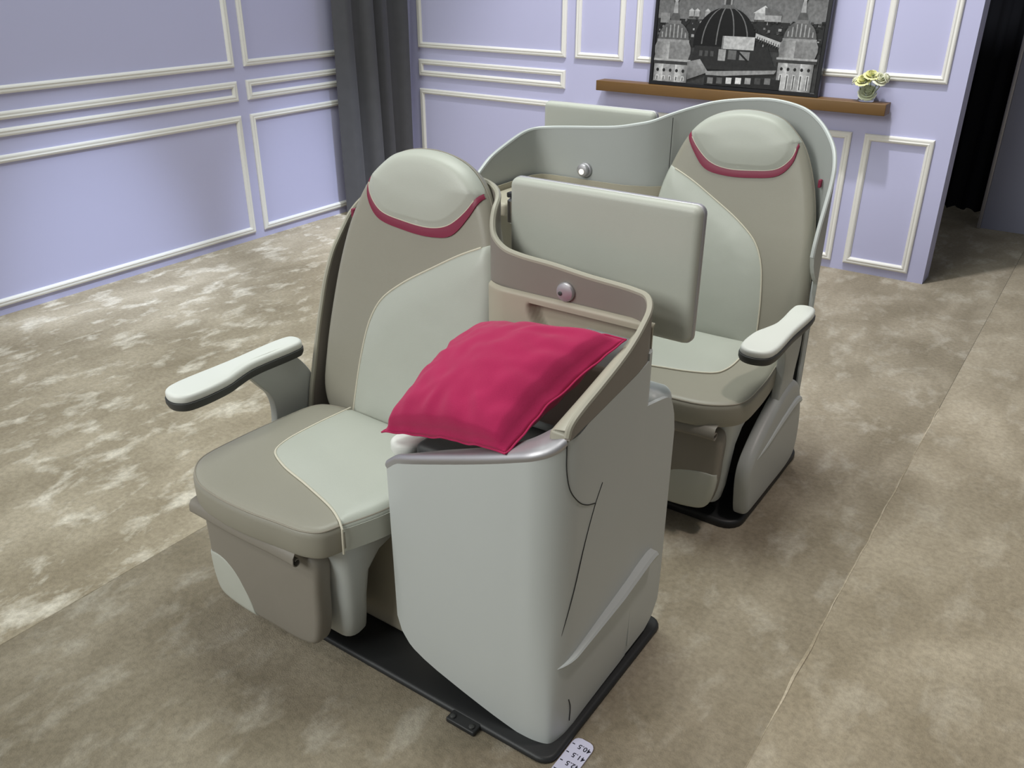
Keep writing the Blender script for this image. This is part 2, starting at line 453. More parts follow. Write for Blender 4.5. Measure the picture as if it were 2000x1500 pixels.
BACK = [(0.0, -0.045), (0.17, -0.042), (0.245, -0.025), (0.275, 0.03), (0.283, 0.15), (0.284, 0.30), (0.278, 0.44), (0.250, 0.545), (0.208, 0.64), (0.157, 0.695), (0.09, 0.724), (0.0, 0.733),
        (-0.085, 0.716), (-0.135, 0.680), (-0.175, 0.635), (-0.222, 0.535), (-0.252, 0.42), (-0.274, 0.27), (-0.284, 0.15), (-0.282, 0.03), (-0.25, -0.028), (-0.17, -0.042)]
CUSH = [(0.0, -0.068), (0.09, -0.058), (0.165, -0.048), (0.205, -0.026), (0.225, 0.022), (0.262, 0.123), (0.278, 0.25), (0.276, 0.36), (0.25, 0.425), (0.0, 0.43), (-0.20, 0.43), (-0.255, 0.40),
        (-0.280, 0.27), (-0.289, 0.14), (-0.284, 0.03), (-0.255, -0.015), (-0.19, -0.055), (-0.10, -0.069)]
HEAD_L = [(-0.158, 0.648), (-0.150, 0.605), (-0.112, 0.566), (-0.030, 0.550), (0.060, 0.547), (0.115, 0.562), (0.165, 0.603), (0.200, 0.650)]
BAND_L = [(-0.163, 0.640), (-0.156, 0.590), (-0.120, 0.546), (-0.030, 0.527), (0.066, 0.524), (0.128, 0.538), (0.178, 0.592), (0.207, 0.640)]
INSERT = [(0.2475, 0.5345), (0.165, 0.497), (0.085, 0.452), (-0.02, 0.388), (-0.085, 0.332), (-0.118, 0.270), (-0.140, 0.165), (-0.152, 0.035), (-0.155, -0.041)]
CINS = [(-0.150, 0.43), (-0.160, 0.30), (-0.158, 0.20), (-0.140, 0.150), (-0.075, 0.115), (0.044, 0.084), (0.165, 0.048), (0.221, 0.020)]
ANG = math.atan2(0.15, 0.72)

def wrap(seam, outline, keep):
    """closed polygon: seam polyline + the run of outline points for which keep() holds, joined end to end"""
    n = len(outline); k = [keep(p) for p in outline]
    st = next(i for i in range(n) if k[i] and not k[i - 1])
    run = []
    i = st
    while k[i % n] and len(run) < n:
        run.append(outline[i % n]); i += 1
    s = [Vector(p[:2]) for p in seam]
    if (run[-1] - s[0]).length > (run[-1] - s[-1]).length: s.reverse()
    return run + s

def seat(root, org, cx, y0, s, arm_u, leg_seam):
    """seat, armrest and under-seat parts; u points to the console side, w back, v up the backrest"""
    C = lambda u, wv, h: Vector((cx + s * u, y0 + wv, 0.472 + h))
    tb = Vector((0, math.sin(ANG), math.cos(ANG))); nb = Vector((0, -math.cos(ANG), math.sin(ANG)))
    def B(u, v, h): return Vector((cx + s * u, y0 + 0.44, 0.46)) + tb * v + nb * (h + 0.010 * math.cos(min(1, abs(u) / 0.28) * PI / 2) * -1)
    add = lambda nm, vf, m, par=root, **k: mesh_obj(nm, vf[0], vf[1], m, par, org, **k)
    back = [p.xy for p in spline([(a, b, 0) for a, b in BACK], 6, True)]
    cush = [p.xy for p in spline([(a, b, 0) for a, b in CUSH], 6, True)]
    sp2 = lambda q, n=8: [p.xy for p in spline([(a, b, 0) for a, b in q], n)]
    # --- cushion
    cu = add('seat_cushion', pad_mesh(cush, C, 0.080, 0.022, 0.014, 0.0), M['leather_taupe'])
    seam = sp2(CINS)
    kp = lambda p: (p.x > 0.2215 and p.y > 0.02) or (p.y > 0.4265 and p.x > -0.148) or (p.x > 0.2 and p.y > 0.1)
    poly = wrap(seam, cush, kp)
    ins = add('light_insert', patch_mesh(poly, C, 0.003, (0.08, 0.25), cush, 0.022, 0.003, 0.010), M['leather_insert'], cu)
    ins['label'] = 'off-white leather centre panel'
    add('insert_piping', tube_mesh([C(p.x, p.y, 0.0025) for p in seam[:-1]] + [C(0.228, 0.016, -0.010), C(0.229, 0.014, -0.03), C(0.227, 0.014, -0.076)], 0.0028, 6), M['piping_light'], cu)
    side = [p for p in cush if kp(p) and p.x > 0.2]
    so = inset(side + [Vector((0.0, 0.25))], -0.0016)[:-1]
    rows = [[C(p.x, p.y, z) for p in so] for z in (-0.074, -0.055, -0.035, -0.014)]
    add('insert_fascia', solid_sheet(rows, 0.001), M['leather_light'], cu)
    ed = inset(cush, 0.006)
    add('edge_stitching', tube_mesh([C(p.x, p.y, -0.0065) for p in ed], 0.0024, 6, True), M['stitch'], cu)
    # --- backrest
    bk = add('backrest', pad_mesh(back, B, 0.072, 0.030, 0.025, 0.0), M['leather_taupe'])
    add('backrest_frame', pad_mesh(inset(back, 0.045), lambda u, v, h: B(u, v, h - 0.07), 0.025, 0.008, 0.008), M['gap'], bk)
    add('side_seam', tube_mesh([B(p.x, p.y, -0.034) for p in inset(back, -0.0006)], 0.0016, 5, True), M['stitch'], bk)
    hs, bs, isn = sp2(HEAD_L), sp2(BAND_L), sp2(INSERT)
    poly = wrap(hs, back, lambda p: p.y > 0.652 if p.x > 0 else p.y > 0.650)
    hd = add('headrest', patch_mesh(poly, B, 0.007, (0.02, 0.635), back, 0.030, 0.012, 0.012), M['leather_light'])
    hd['label'] = 'off-white rounded leather headrest pad'
    add('headrest_piping', tube_mesh([B(p.x, p.y, 0.002) for p in hs[3:-3]], 0.0022, 6), M['piping_light'], hd)
    def S(p, h):
        d = dist_poly(p, back); dr = 0.03 - math.sqrt(max(0, 0.03 ** 2 - (0.03 - d) ** 2)) if d < 0.03 else 0
        return B(p.x, p.y, h - dr)
    rows = [[S(a.lerp(b, t), 0.0035 + 0.001 * math.sin(t * PI)) for a, b in zip(hs, bs)] for t in (0, 0.25, 0.5, 0.75, 1)]
    rows = [[S(p, -0.003) for p in hs]] + rows + [[S(p, -0.003) for p in bs]]
    bd = add('headrest_band', grid_mesh(rows), M['band_red'], hd); bd['label'] = 'curved crimson band under the headrest'
    poly = wrap(isn, back, lambda p: (p.x > 0 and p.y < 0.533) or (p.y < -0.03 and p.x > -0.150))
    i2 = add('light_insert', patch_mesh(poly, B, 0.0035, (0.085, 0.20), back, 0.030, 0.003, 0.012), M['leather_insert'], bk)
    i2['label'] = 'off-white leather back panel'
    add('insert_piping', tube_mesh([S(p, 0.003) for p in isn[2:]], 0.0026, 6), M['piping_light'], bk)
    t = add('fabric_tag', rbox_mesh(cx - s * 0.240 - 0.005, cx - s * 0.240 + 0.005, y0 + 0.585, y0 + 0.600, 0.965, 0.990, 0.002, 1), M['band_red'], bk)
    t['label'] = 'small crimson tag'
    # --- leg rest
    Lr = lambda u, z, h: Vector((cx + s * u, y0 - 0.02 - h + (0.30 - z) * -0.02, z))
    LEG = [(0.0, 0.085), (0.09, 0.088), (0.135, 0.105), (0.152, 0.16), (0.158, 0.26), (0.160, 0.350), (0.13, 0.370), (0.0, 0.373), (-0.20, 0.373), (-0.238, 0.355), (-0.242, 0.26), (-0.236, 0.16), (-0.215, 0.108), (-0.16, 0.09)]
    leg = [p.xy for p in spline([(a, b, 0) for a, b in LEG], 6, True)]
    lg = add('leg_rest', pad_mesh(leg, Lr, 0.05, 0.016, 0.01, 0.004), M['leather_taupe_dark'])
    ls = sp2(leg_seam)
    poly = wrap(ls, leg, lambda p: p.x < leg_seam[-1][0] - 0.004 and p.y < 0.224)
    lp = add('light_panel', patch_mesh(poly, Lr, 0.003, (-0.165, 0.15), leg, 0.016, 0.003, 0.003), M['leather_light'], lg)
    rp = [(0.020, 0.030), (-0.004, 0.026), (-0.011, 0.015)]
    for k in range(24):     # rolled flap: a curl of leather hanging under the cushion's front edge
        a = PI * 0.95 + 1.8 * PI * k / 23; q = 0.0125 * (1 - 0.016 * k)
        rp.append((q * math.cos(a), q * math.sin(a)))
    rows = [[Vector((cx + s * u, y0 - 0.046 + a, 0.372 + b - 0.006 * (u + 0.24) + 0.002 * math.sin(u * 21))) for a, b in rp] for u in [-0.234 + 0.3705 * i / 14 for i in range(15)]]
    add('rolled_flap', solid_sheet(rows, 0.0022), M['leather_taupe_dark'], lg, angle=50)
    # --- under-seat shroud behind the leg rest
    sh = []
    for z, u0, u1, ub, w0, w1 in ((0.075, -0.215, 0.165, 0.165, 0.062, 0.112), (0.085, -0.222, 0.172, 0.172, 0.055, 0.118), (0.13, -0.232, 0.182, 0.182, 0.048, 0.114), (0.20, -0.240, 0.194, 0.194, 0.042, 0.108),
                              (0.28, -0.246, 0.203, 0.205, 0.036, 0.112), (0.33, -0.250, 0.207, 0.216, 0.030, 0.145), (0.365, -0.253, 0.208, 0.232, 0.024, 0.22), (0.391, -0.256, 0.206, 0.262, 0.016, 0.38)):
        pl = []
        r = 0.028
        for (ux, wx, a0) in ((u1 - r, w0 + r, -90), (ub - r, w1 - r * 0.6, 0), (u0 + r, w1 - r * 0.6, 90), (u0 + r, w0 + r, 180)):
            for k in range(5):
                a = math.radians(a0 + 90 * k / 4); pl.append(Vector((cx + s * (ux + r * math.cos(a)), y0 + wx + r * math.sin(a), z)))
        sh.append(pl)
    add('seat_shroud', rings_mesh(sh), M['shell_white'], angle=50)
    add('seat_pan', rbox_mesh(cx - 0.245, cx + 0.245, y0 + 0.31, y0 + 0.47, 0.04, 0.395, 0.01), M['darkgrey'])
    # --- outboard armrest
    AO = [(-0.030, 0.018), (-0.046, 0.045), (-0.046, 0.22), (-0.046, 0.41), (-0.034, 0.436), (-0.004, 0.441), (0.018, 0.425), (0.022, 0.39), (0.019, 0.30), (0.021, 0.245), (0.034, 0.195), (0.047, 0.15), (0.050, 0.06), (0.040, 0.024), (0.010, 0.008)]
    arm = [p.xy for p in spline([(a, b, 0) for a, b in AO], 5, True)]
    A = lambda u, wv, h: Vector((cx + s * (arm_u + u), y0 + wv, 0.638 + h))
    ar = add('armrest', pad_mesh(arm, A, 0.022, 0.010, 0.004, 0.002), M['pad_white'])
    ar['label'] = 'off-white padded armrest top'
    add('armrest_underside', pad_mesh(inset(arm, 0.003), lambda u, wv, h: A(u, wv, h - 0.0215), 0.026, 0.002, 0.014), M['darkgrey'], ar)
    sup = sp2([(0.235, 0.60), (0.27, 0.555), (0.300, 0.515), (0.310, 0.47), (0.300, 0.38), (0.285, 0.28), (0.27, 0.18)], 5) + sp2([(0.44, 0.18), (0.43, 0.30), (0.425, 0.40), (0.450, 0.49), (0.452, 0.525), (0.43, 0.565), (0.400, 0.60)], 5)
    xs = cx + s * (arm_u + 0.018)
    add('armrest_support', extrude_mesh([(xs, y0 + a, b) for a, b in sup], (-s * 0.027, 0, 0), 0.004), M['shell_grey'], ar)
    # --- outboard lower side panel with a raised rub strip
    PO = [(0.112, 0.040), (0.098, 0.055), (0.080, 0.12), (0.072, 0.19), (0.085, 0.235), (0.14, 0.285), (0.25, 0.345), (0.34, 0.378), (0.42, 0.385), (0.475, 0.36), (0.52, 0.30), (0.555, 0.20), (0.56, 0.10), (0.535, 0.055), (0.48, 0.036), (0.30, 0.034), (0.18, 0.035)]
    po = [p.xy for p in spline([(a, b, 0) for a, b in PO], 6, True)]
    xo = cx - s * 0.310
    Pm = lambda wv, z, h: Vector((xo - s * h, y0 + wv, z))
    lo = add('lower_side_panel', pad_mesh(po, Pm, 0.045, 0.022, 0.006, 0.003), M['shell_grey'])
    sp_ = spline([(0.13, 0.235, 0), (0.20, 0.250, 0), (0.34, 0.285, 0), (0.46, 0.300, 0), (0.505, 0.285, 0)], 8)
    add('rub_strip', tube_mesh([Pm(p.x, p.y, -0.001) for p in sp_], 0.01, 8, radii=[0.002 + 0.011 * math.sin(min(1, i / len(sp_) * 1.05) * PI * 0.62) * (1 if i < len(sp_) - 2 else 0.5) for i in range(len(sp_))]), M['shell_white'], lo)

def shell(root, org, name, pts, bot, m, rim_m, th, rim_r, n=5):
    """upright curved shell: pts = rim points, bot(i-th sample, point) = lower edge height"""
    rim = spline(pts, n)
    rows = []
    for k in range(9):
        t = k / 8
        rows.append([Vector((p.x, p.y, bot(p) + (p.z - bot(p)) * t)) for p in rim])
    V, F = solid_sheet(rows, th)
    o = mesh_obj(name, V, F, m, root, org, angle=50)
    mid = []
    for i, p in enumerate(rim):
        a = rim[min(i + 1, len(rim) - 1)] - rim[max(i - 1, 0)]; up = rows[-1][i] - rows[-2][i]
        nn = up.cross(a); nn = nn.normalized() if nn.length > 1e-9 else Vector((0, 0, 0))
        mid.append(p + nn * th * 0.5)
    mesh_obj('rim', *tube_mesh(mid, rim_r, 8), rim_m, o, org)
    return o

def reading_lamp(root, org, c, lit):
    """small round lamp on an upright wall, facing -y"""
    b = mesh_obj('reading_lamp', *lathe_mesh([(0.026, 0), (0.0265, 0.003), (0.025, 0.007), (0.022, 0.008)], c, 'y', 28), M['silver'], root, org)
    c2 = (c[0] - 0.002, c[1] - 0.006, c[2] + 0.001)
    mesh_obj('lamp_head', *lathe_mesh([(0.0215, 0), (0.0225, 0.005), (0.0222, 0.012), (0.020, 0.0155), (0.013, 0.0175), (0.006, 0.018)], c2, 'y', 28), M['silver'], b, org)
    if lit:
        mesh_obj('lens', *lathe_mesh([(0.0095, 0), (0.0095, 0.0025), (0.007, 0.004)], (c2[0], c2[1] - 0.0165, c2[2] - 0.004), 'y', 20), M['lens'], b, org)
    else:
        mesh_obj('lens', *lathe_mesh([(0.005, 0), (0.005, 0.003), (0.003, 0.004)], (c2[0] - 0.009, c2[1] - 0.0160, c2[2] - 0.003), 'y', 16), M['darkgrey'], b, org)

def monitor(root, org, x0, x1, y, z0, z1):
    a = mesh_obj('monitor', *pad_mesh([p.xy for p in rrect(x0, x1, z0, z1, 0.019)], lambda u, v, h: Vector((u, y - h, v)), 0.022, 0.016, 0.001, 0.0, inner=(0.9, 0.6, 0.3)), M['leather_light'], root, org)
    a['label'] = 'padded off-white rear cover of the monitor'
    mesh_obj('monitor_edge', *pad_mesh([p.xy for p in rrect(x0 - 0.001, x1 + 0.003, z0 - 0.002, z1 + 0.001, 0.020)], lambda u, v, h: Vector((u, y + 0.017 - h, v)), 0.014, 0.003, 0.003), M['silver'], a, org)
    mesh_obj('screen', *rbox_mesh(x0 + 0.012, x1 - 0.012, y + 0.0305, y + 0.0325, z0 + 0.012, z1 - 0.012, 0.0006, 1), M['frame_black'], a, org)
    mesh_obj('monitor_arm', *rbox_mesh((x0 + x1) / 2 - 0.06, (x0 + x1) / 2 + 0.06, y - 0.05, y + 0.004, z0 + 0.01, z0 + 0.09, 0.006), M['darkgrey'], a, org)
    return a

def rrect(x0, x1, y0, y1, r, n=5):
    out = []
    for cx, cy, a0 in ((x1 - r, y0 + r, -90), (x1 - r, y1 - r, 0), (x0 + r, y1 - r, 90), (x0 + r, y0 + r, 180)):
        for k in range(n + 1):
            a = math.radians(a0 + 90 * k / n); out.append(Vector((cx + r * math.cos(a), cy + r * math.sin(a), 0)))
    # extra points on the long sides keep rings even
    res = []
    for i, p in enumerate(out):
        q = out[(i + 1) % len(out)]; res.append(p)
        d = (q - p).length
        if d > 0.05:
            k = int(d / 0.04)
            for j in range(1, k): res.append(p.lerp(q, j / k))
    return res

def plinth(root, org, poly, h):
    return mesh_obj('plinth', *pad_mesh(poly, lambda u, v, z: Vector((u, v, h + z)), h - 0.0005, 0.010, 0.003, 0.0), M['black'], root, org)

# ================= front seat unit =================
OF = (-1.22, 1.55, 0.0)
front = empty('airline_seat', OF)
tag(front, 'taupe and off-white leather airline seat in front with console holding a crimson pillow', 'airline seat', 'pair of staggered airline seats')
seat(front, OF, -1.435, 1.06, 1, -0.337, [(-0.2405, 0.228), (-0.20, 0.230), (-0.165, 0.220), (-0.125, 0.190), (-0.098, 0.140), (-0.078, 0.088)])
addF = lambda nm, vf, m, par=front, **k: mesh_obj(nm, vf[0], vf[1], m, par, OF, **k)
pl = plinth(front, OF, [p.xy for p in rrect(-1.735, -0.687, 1.134, 1.70, 0.036)], 0.016)
# track fitting poking out below the plinth
tf = addF('track_fitting', rbox_mesh(-0.958, -0.876, 1.108, 1.17, 0.0, 0.014, 0.004), M['black'])
for bx_ in (-0.945, -0.890):
    addF('bolt', lathe_mesh([(0.007, 0), (0.007, 0.004), (0.004, 0.006)], (bx_, 1.120, 0.0138), 'z', 10), M['darkgrey'], tf)
addF('kick_panel', rbox_mesh(-1.54, -0.74, 1.255, 1.36, 0.015, 0.385, 0.02, 4), M['beige'])
# console: light front panel wrapping round the corner on to the side
path = [Vector((-1.153, 1.174, 0)), Vector((-1.10, 1.166, 0)), Vector((-0.95, 1.161, 0)), Vector((-0.86, 1.160, 0)), Vector((-0.80, 1.162, 0))]
for k in range(1, 8):
    a = math.radians(-90 + 90 * k / 8); path.append(Vector((-0.785 + 0.085 * math.cos(a), 1.247 + 0.085 * math.sin(a), 0)))
path += [Vector((-0.700, 1.247, 0)), Vector((-0.699, 1.33, 0)), Vector((-0.699, 1.42, 0)), Vector((-0.699, 1.48, 0)), Vector((-0.700, 1.515, 0))]
path = spline(path, 4)
def ip(x, tab):
    if x <= tab[0][0]: return tab[0][1]
    for (a, b), (c, d) in zip(tab, tab[1:]):
        if x <= c: return b + (d - b) * (x - a) / (c - a)
    return tab[-1][1]
def ctop(p):
    if p.y < 1.2 and p.x < -0.74: return ip(p.x, [(-1.153, 0.600), (-1.12, 0.628), (-0.95, 0.688), (-0.82, 0.735), (-0.74, 0.765)])
    if p.y < 1.262: return ip(p.y, [(1.170, 0.7635), (1.176, 0.766), (1.19, 0.776), (1.205, 0.789), (1.262, 0.806)])
    return ip(p.y, [(1.262, 0.808), (1.32, 0.816), (1.447, 0.833), (1.545, 0.849)])
def cbot(p):
    if p.y < 1.2 and p.x < -0.74: return ip(p.x, [(-1.153, 0.175), (-1.14, 0.135), (-1.11, 0.105), (-1.05, 0.080), (-0.95, 0.053), (-0.80, 0.017), (-0.74, 0.008)])
    return ip(p.y, [(1.17, 0.006), (1.22, 0.012), (1.30, 0.020), (1.6, 0.030)])
def csheet(pts, top, bot, nz=16):
    rows = []
    for k in range(nz + 1):
        t = k / nz; r = []
        for p in pts:
            z = bot(p) + (top(p) - bot(p)) * t
            # the panel draws in a little towards the floor
            pull = 0.007 * max(0, 1 - z / 0.20) ** 2
            c = Vector((-0.95, 1.42, 0)); d = (c - p); d.normalize()
            q = p + d * pull
            k_ = Vector((-0.700, 1.162, 0)) - p         # the vertical corner tightens towards the floor
            q = q + k_ * (0.62 * max(0, 1 - k_.length / 0.085) * max(0, 1 - z / 0.40)) * 1.15
            r.append(Vector((q.x, q.y, z)))
        rows.append(r)
    return rows
fp = addF('console_front_panel', solid_sheet(csheet(path, ctop, cbot), 0.010), M['shell_white'], angle=55)
fp['label'] = 'pale grey wrap-around console panel'
sp = [Vector((-0.700, 1.514 + 0.1655 * i / 16, 0)) for i in range(17)]
stop = lambda p: ip(p.y, [(1.514, 0.735), (1.539, 0.73), (1.58, 0.722), (1.625, 0.712), (1.65, 0.692), (1.668, 0.655), (1.68, 0.60)])
sbot = lambda p: ip(p.y, [(1.539, 0.030), (1.62, 0.034), (1.655, 0.055), (1.68, 0.10)])
addF('console_rear_panel', solid_sheet(csheet(sp, stop, sbot), 0.010), M['shell_white'], fp, angle=55)
addF('rear_cowl', pad_mesh([p.xy for p in rrect(-1.16, -0.705, 1.585, 1.682, 0.03)], lambda u, v, h: Vector((u, v, 0.722 + h)), 0.66, 0.030, 0.01), M['shell_white'])
cf = [Vector((-0.700, 1.512, 0))] + [Vector((-0.7485 + 0.0485 * math.cos(a), 1.5125 + 0.0485 * math.sin(a), 0)) for a in [PI / 2 * k / 8 for k in range(9)]] + [Vector((-0.80, 1.561, 0)), Vector((-0.88, 1.561, 0))]
addF('console_corner_panel', solid_sheet([[Vector((p.x, p.y, 0.06 + 0.80 * k / 8)) for p in cf] for k in range(9)], 0.006), M['shell_white'], fp, angle=55)
# panel gaps on the side
G = lambda pts, n=5: [Vector((-0.6985 if z > 0.10 else -0.704, y, z)) for y, z in [(p.x, p.y) for p in spline([(a, b, 0) for a, b in pts], n)]]
def onside(y, z):
    if y < 1.247:
        xx = -0.785 + math.sqrt(max(0, 0.085 ** 2 - (y - 1.247) ** 2))
    else: xx = -0.700
    pull = 0.007 * max(0, 1 - z / 0.20) ** 2
    return Vector((xx - pull * 0.8 + 0.0012, y, z))
def gap(pts, n=6): addF('panel_gap', tube_mesh([onside(p.x, p.y) for p in spline([(a, b, 0) for a, b in pts], n)], 0.0011, 6), M['gap'], fp)
gap([(1.203, 0.786), (1.205, 0.72), (1.215, 0.675), (1.240, 0.640), (1.270, 0.618), (1.305, 0.603)])
gap([(1.330, 0.640), (1.305, 0.603), (1.270, 0.53), (1.232, 0.42), (1.205, 0.32), (1.197, 0.285)])
gap([(1.232, 0.118), (1.240, 0.09), (1.241, 0.045)])
# rub strip on the side
stp = spline([(1.190, 0.228, 0), (1.24, 0.238, 0), (1.36, 0.256, 0), (1.50, 0.276, 0), (1.585, 0.287, 0), (1.612, 0.283, 0)], 8)
Vs, Fs = [], []
n_s = len(stp)
for i, p in enumerate(stp):
    t = i / (n_s - 1); hw = 0.003 + 0.017 * min(1, t * 1.4) ** 0.8; pr = 0.005 + 0.017 * min(1, t * 2)
    if t > 0.93: q = math.sqrt(max(0.02, 1 - ((t - 0.93) / 0.07) ** 2)); hw *= q; pr *= q
    x0 = onside(p.x, p.y).x
    for dz, dx in ((-hw, -0.004), (-hw * 0.8, pr * 0.25), (-hw * 0.1, pr * 0.8), (hw * 0.55, pr), (hw * 0.9, pr * 0.75), (hw, -0.004)):
        Vs.append((x0 + dx, p.x, p.y + dz))
for i in range(n_s - 1):
    for k in range(5): Fs.append((i * 6 + k, i * 6 + k + 1, (i + 1) * 6 + k + 1, (i + 1) * 6 + k))
    Fs.append((i * 6 + 5, i * 6, (i + 1) * 6, (i + 1) * 6 + 5))
Fs.append(tuple(range(6))); Fs.append(tuple((n_s - 1) * 6 + k for k in range(6)))
addF('rub_strip', (Vs, Fs), M['shell_white'], fp, angle=35)
# silver trim along the front of the console top
tp = [p for p in path if p.y < 1.206 or p.x < -0.74]
acc = [0]
for a, b in zip(tp, tp[1:]): acc.append(acc[-1] + (b - a).length)
inn = spline([(-1.122, 1.212, 0.600), (-1.05, 1.204, 0.640), (-0.93, 1.202, 0.690), (-0.85, 1.206, 0.722), (-0.795, 1.218, 0.752), (-0.755, 1.240, 0.782)], 10)
def inner_at(f):
    x = f * (len(inn) - 1); k = min(int(x), len(inn) - 2); return inn[k].lerp(inn[k + 1], x - k)
rowsT = []
for lp, out, dz in ((0.10, 0.0, -0.014), (0.0, 0.0012, -0.001), (0.0, 0.0012, 0.003), (0.04, 0.0, 0.0085), (0.12, 0.0, 0.0115), (0.30, 0.0, 0.013), (0.6, 0.0, 0.0135), (0.95, 0.0, 0.013), (1.0, 0.0, 0.010), (1.0, 0.0, -0.03)):
    r = []
    for i, p in enumerate(tp):
        a = tp[min(i + 1, len(tp) - 1)] - tp[max(i - 1, 0)]; nn = Vector((a.y, -a.x, 0)).normalized()
        o3 = Vector((p.x, p.y, ctop(p))); q = o3.lerp(inner_at(acc[i] / acc[-1]), lp) + nn * out
        r.append(Vector((q.x, q.y, q.z + dz)))
    rowsT.append(r)
addF('silver_trim', solid_sheet(rowsT, -0.002), M['silver'], angle=50)['label'] = 'brushed silver trim strip'
# tray well and things inside the console
addF('console_tray', rbox_mesh(-1.125, -0.72, 1.205, 1.53, 0.555, 0.585, 0.006), M['darkgrey'])
addF('console_inner_wall', rbox_mesh(-1.150, -1.125, 1.20, 1.56, 0.36, 0.60, 0.006), M['beige'])
addF('control_box', rbox_mesh(-1.105, -0.90, 1.212, 1.30, 0.583, 0.655, 0.018, 4), M['darkgrey'])
ap = [p.xy for p in spline([(-1.185, 1.225, 0), (-1.19, 1.26, 0), (-1.188, 1.42, 0), (-1.17, 1.45, 0), (-1.135, 1.45, 0), (-1.12, 1.42, 0), (-1.118, 1.26, 0), (-1.128, 1.222, 0), (-1.155, 1.208, 0)], 5, True)]
addF('console_armrest', pad_mesh(ap, lambda u, v, h: Vector((u, v, 0.636 + h)), 0.034, 0.014, 0.008, 0.002), M['pad_white'])
addF('console_armrest_base', rbox_mesh(-1.178, -1.126, 1.235, 1.44, 0.50, 0.604, 0.006), M['darkgrey'])
# taupe shell: side rim, back of console, behind the seat, outboard wing
FS = [(-0.700, 1.194, 0.806), (-0.6995, 1.200, 0.822), (-0.699, 1.212, 0.832), (-0.699, 1.25, 0.846), (-0.699, 1.307, 0.862), (-0.699, 1.417, 0.899), (-0.700, 1.478, 0.932), (-0.706, 1.520, 0.957), (-0.728, 1.548, 0.970), (-0.765, 1.558, 0.974), (-0.88, 1.560, 0.981), (-0.97, 1.560, 0.990), (-1.06, 1.560, 0.996), (-1.105, 1.564, 1.004),
      (-1.138, 1.574, 1.024), (-1.152, 1.588, 1.050), (-1.160, 1.606, 1.074), (-1.174, 1.640, 1.091), (-1.215, 1.690, 1.098), (-1.275, 1.732, 1.101), (-1.34, 1.752, 1.100), (-1.44, 1.760, 1.095), (-1.56, 1.758, 1.07), (-1.66, 1.748, 1.03),
      (-1.715, 1.728, 0.995), (-1.742, 1.700, 0.955), (-1.750, 1.664, 0.908), (-1.752, 1.630, 0.865), (-1.752, 1.594, 0.797), (-1.752, 1.568, 0.725), (-1.752, 1.546, 0.657), (-1.752, 1.520, 0.565), (-1.752, 1.497, 0.482), (-1.752, 1.485, 0.42)]
def fbot(p):
    if p.x > -0.705 and p.y < 1.53: return ip(p.y, [(1.196, 0.800), (1.216, 0.804), (1.32, 0.817), (1.447, 0.834), (1.53, 0.848)])
    if p.x > -0.74: return 0.85
    if p.x < -1.74: return ip(p.y, [(1.485, 0.30), (1.60, 0.16)])
    if p.y < 1.59 and p.x > -1.15: return 0.90
    return 0.12
fsh = shell(front, OF, 'back_shell', FS, fbot, M['shell_taupe'], M['rim_beige'], 0.012, 0.0072, 6)
# beige liner under the taupe band with a long pocket
rows = []
for k in range(64):
    z = 0.60 + 0.316 * k / 63; r = []
    for i in range(81):
        x = -1.150 + 0.440 * i / 80
        e = math.hypot((x + 0.835) / 0.195, (z - 0.888) / 0.115)      # leaf-shaped pocket, flat along its top
        q = max(0, min(1, (1.0 - e) / 0.10)) * max(0, min(1, (0.895 - z) / 0.006)) * max(0, min(1, (-0.725 - x) / 0.01))
        q = 3 * q * q - 2 * q ** 3
        fr = max(0, min(1, (0.9165 - z) / 0.006))
        r.append(Vector((x, 1.547 - 0.011 * fr + 0.036 * q * fr + 0.020 * max(0, (-1.09 - x) / 0.06) ** 2, z)))
    rows.append(r)
addF('console_liner', solid_sheet(rows, 0.004), M['beige'], angle=60)
addF('console_side_liner', rbox_mesh(-0.724, -0.712, 1.22, 1.545, 0.56, 0.80, 0.003), M['beige'])
# inner ledge beside the right-hand rim
rows = []
for i in range(15):
    y = 1.205 + 0.32 * i / 14; zt = ip(y, [(1.196, 0.806), (1.307, 0.838), (1.417, 0.872), (1.52, 0.905)])
    wdt = 0.040 - 0.010 * i / 14
    rows.append([Vector((-0.711 - a * wdt, y, zt + b)) for a, b in ((0, -0.05), (0, 0.0), (0.15, 0.004), (0.7, 0.0), (0.95, -0.006), (1.0, -0.02), (1.0, -0.06))])
addF('inner_ledge', solid_sheet(rows, -0.002), M['rim_beige'], angle=60)
addF('ledge_end', rbox_mesh(-0.750, -0.710, 1.202, 1.23, 0.760, 0.8065, 0.007), M['rim_beige'])
reading_lamp(front, OF, (-0.928, 1.560, 0.938), False)
mo = monitor(front, OF, -1.150, -0.672, 1.640, 0.838, 1.146)
addF('monitor_hinge', lathe_mesh([(0.006, 0), (0.011, 0.004), (0.011, 0.055), (0.006, 0.06)], (-1.158, 1.664, 1.03), 'z', 14), M['chrome'], mo)
addF('hinge_bracket', rbox_mesh(-1.17, -1.14, 1.658, 1.676, 1.092, 1.104, 0.002, 1), M['black'], mo)

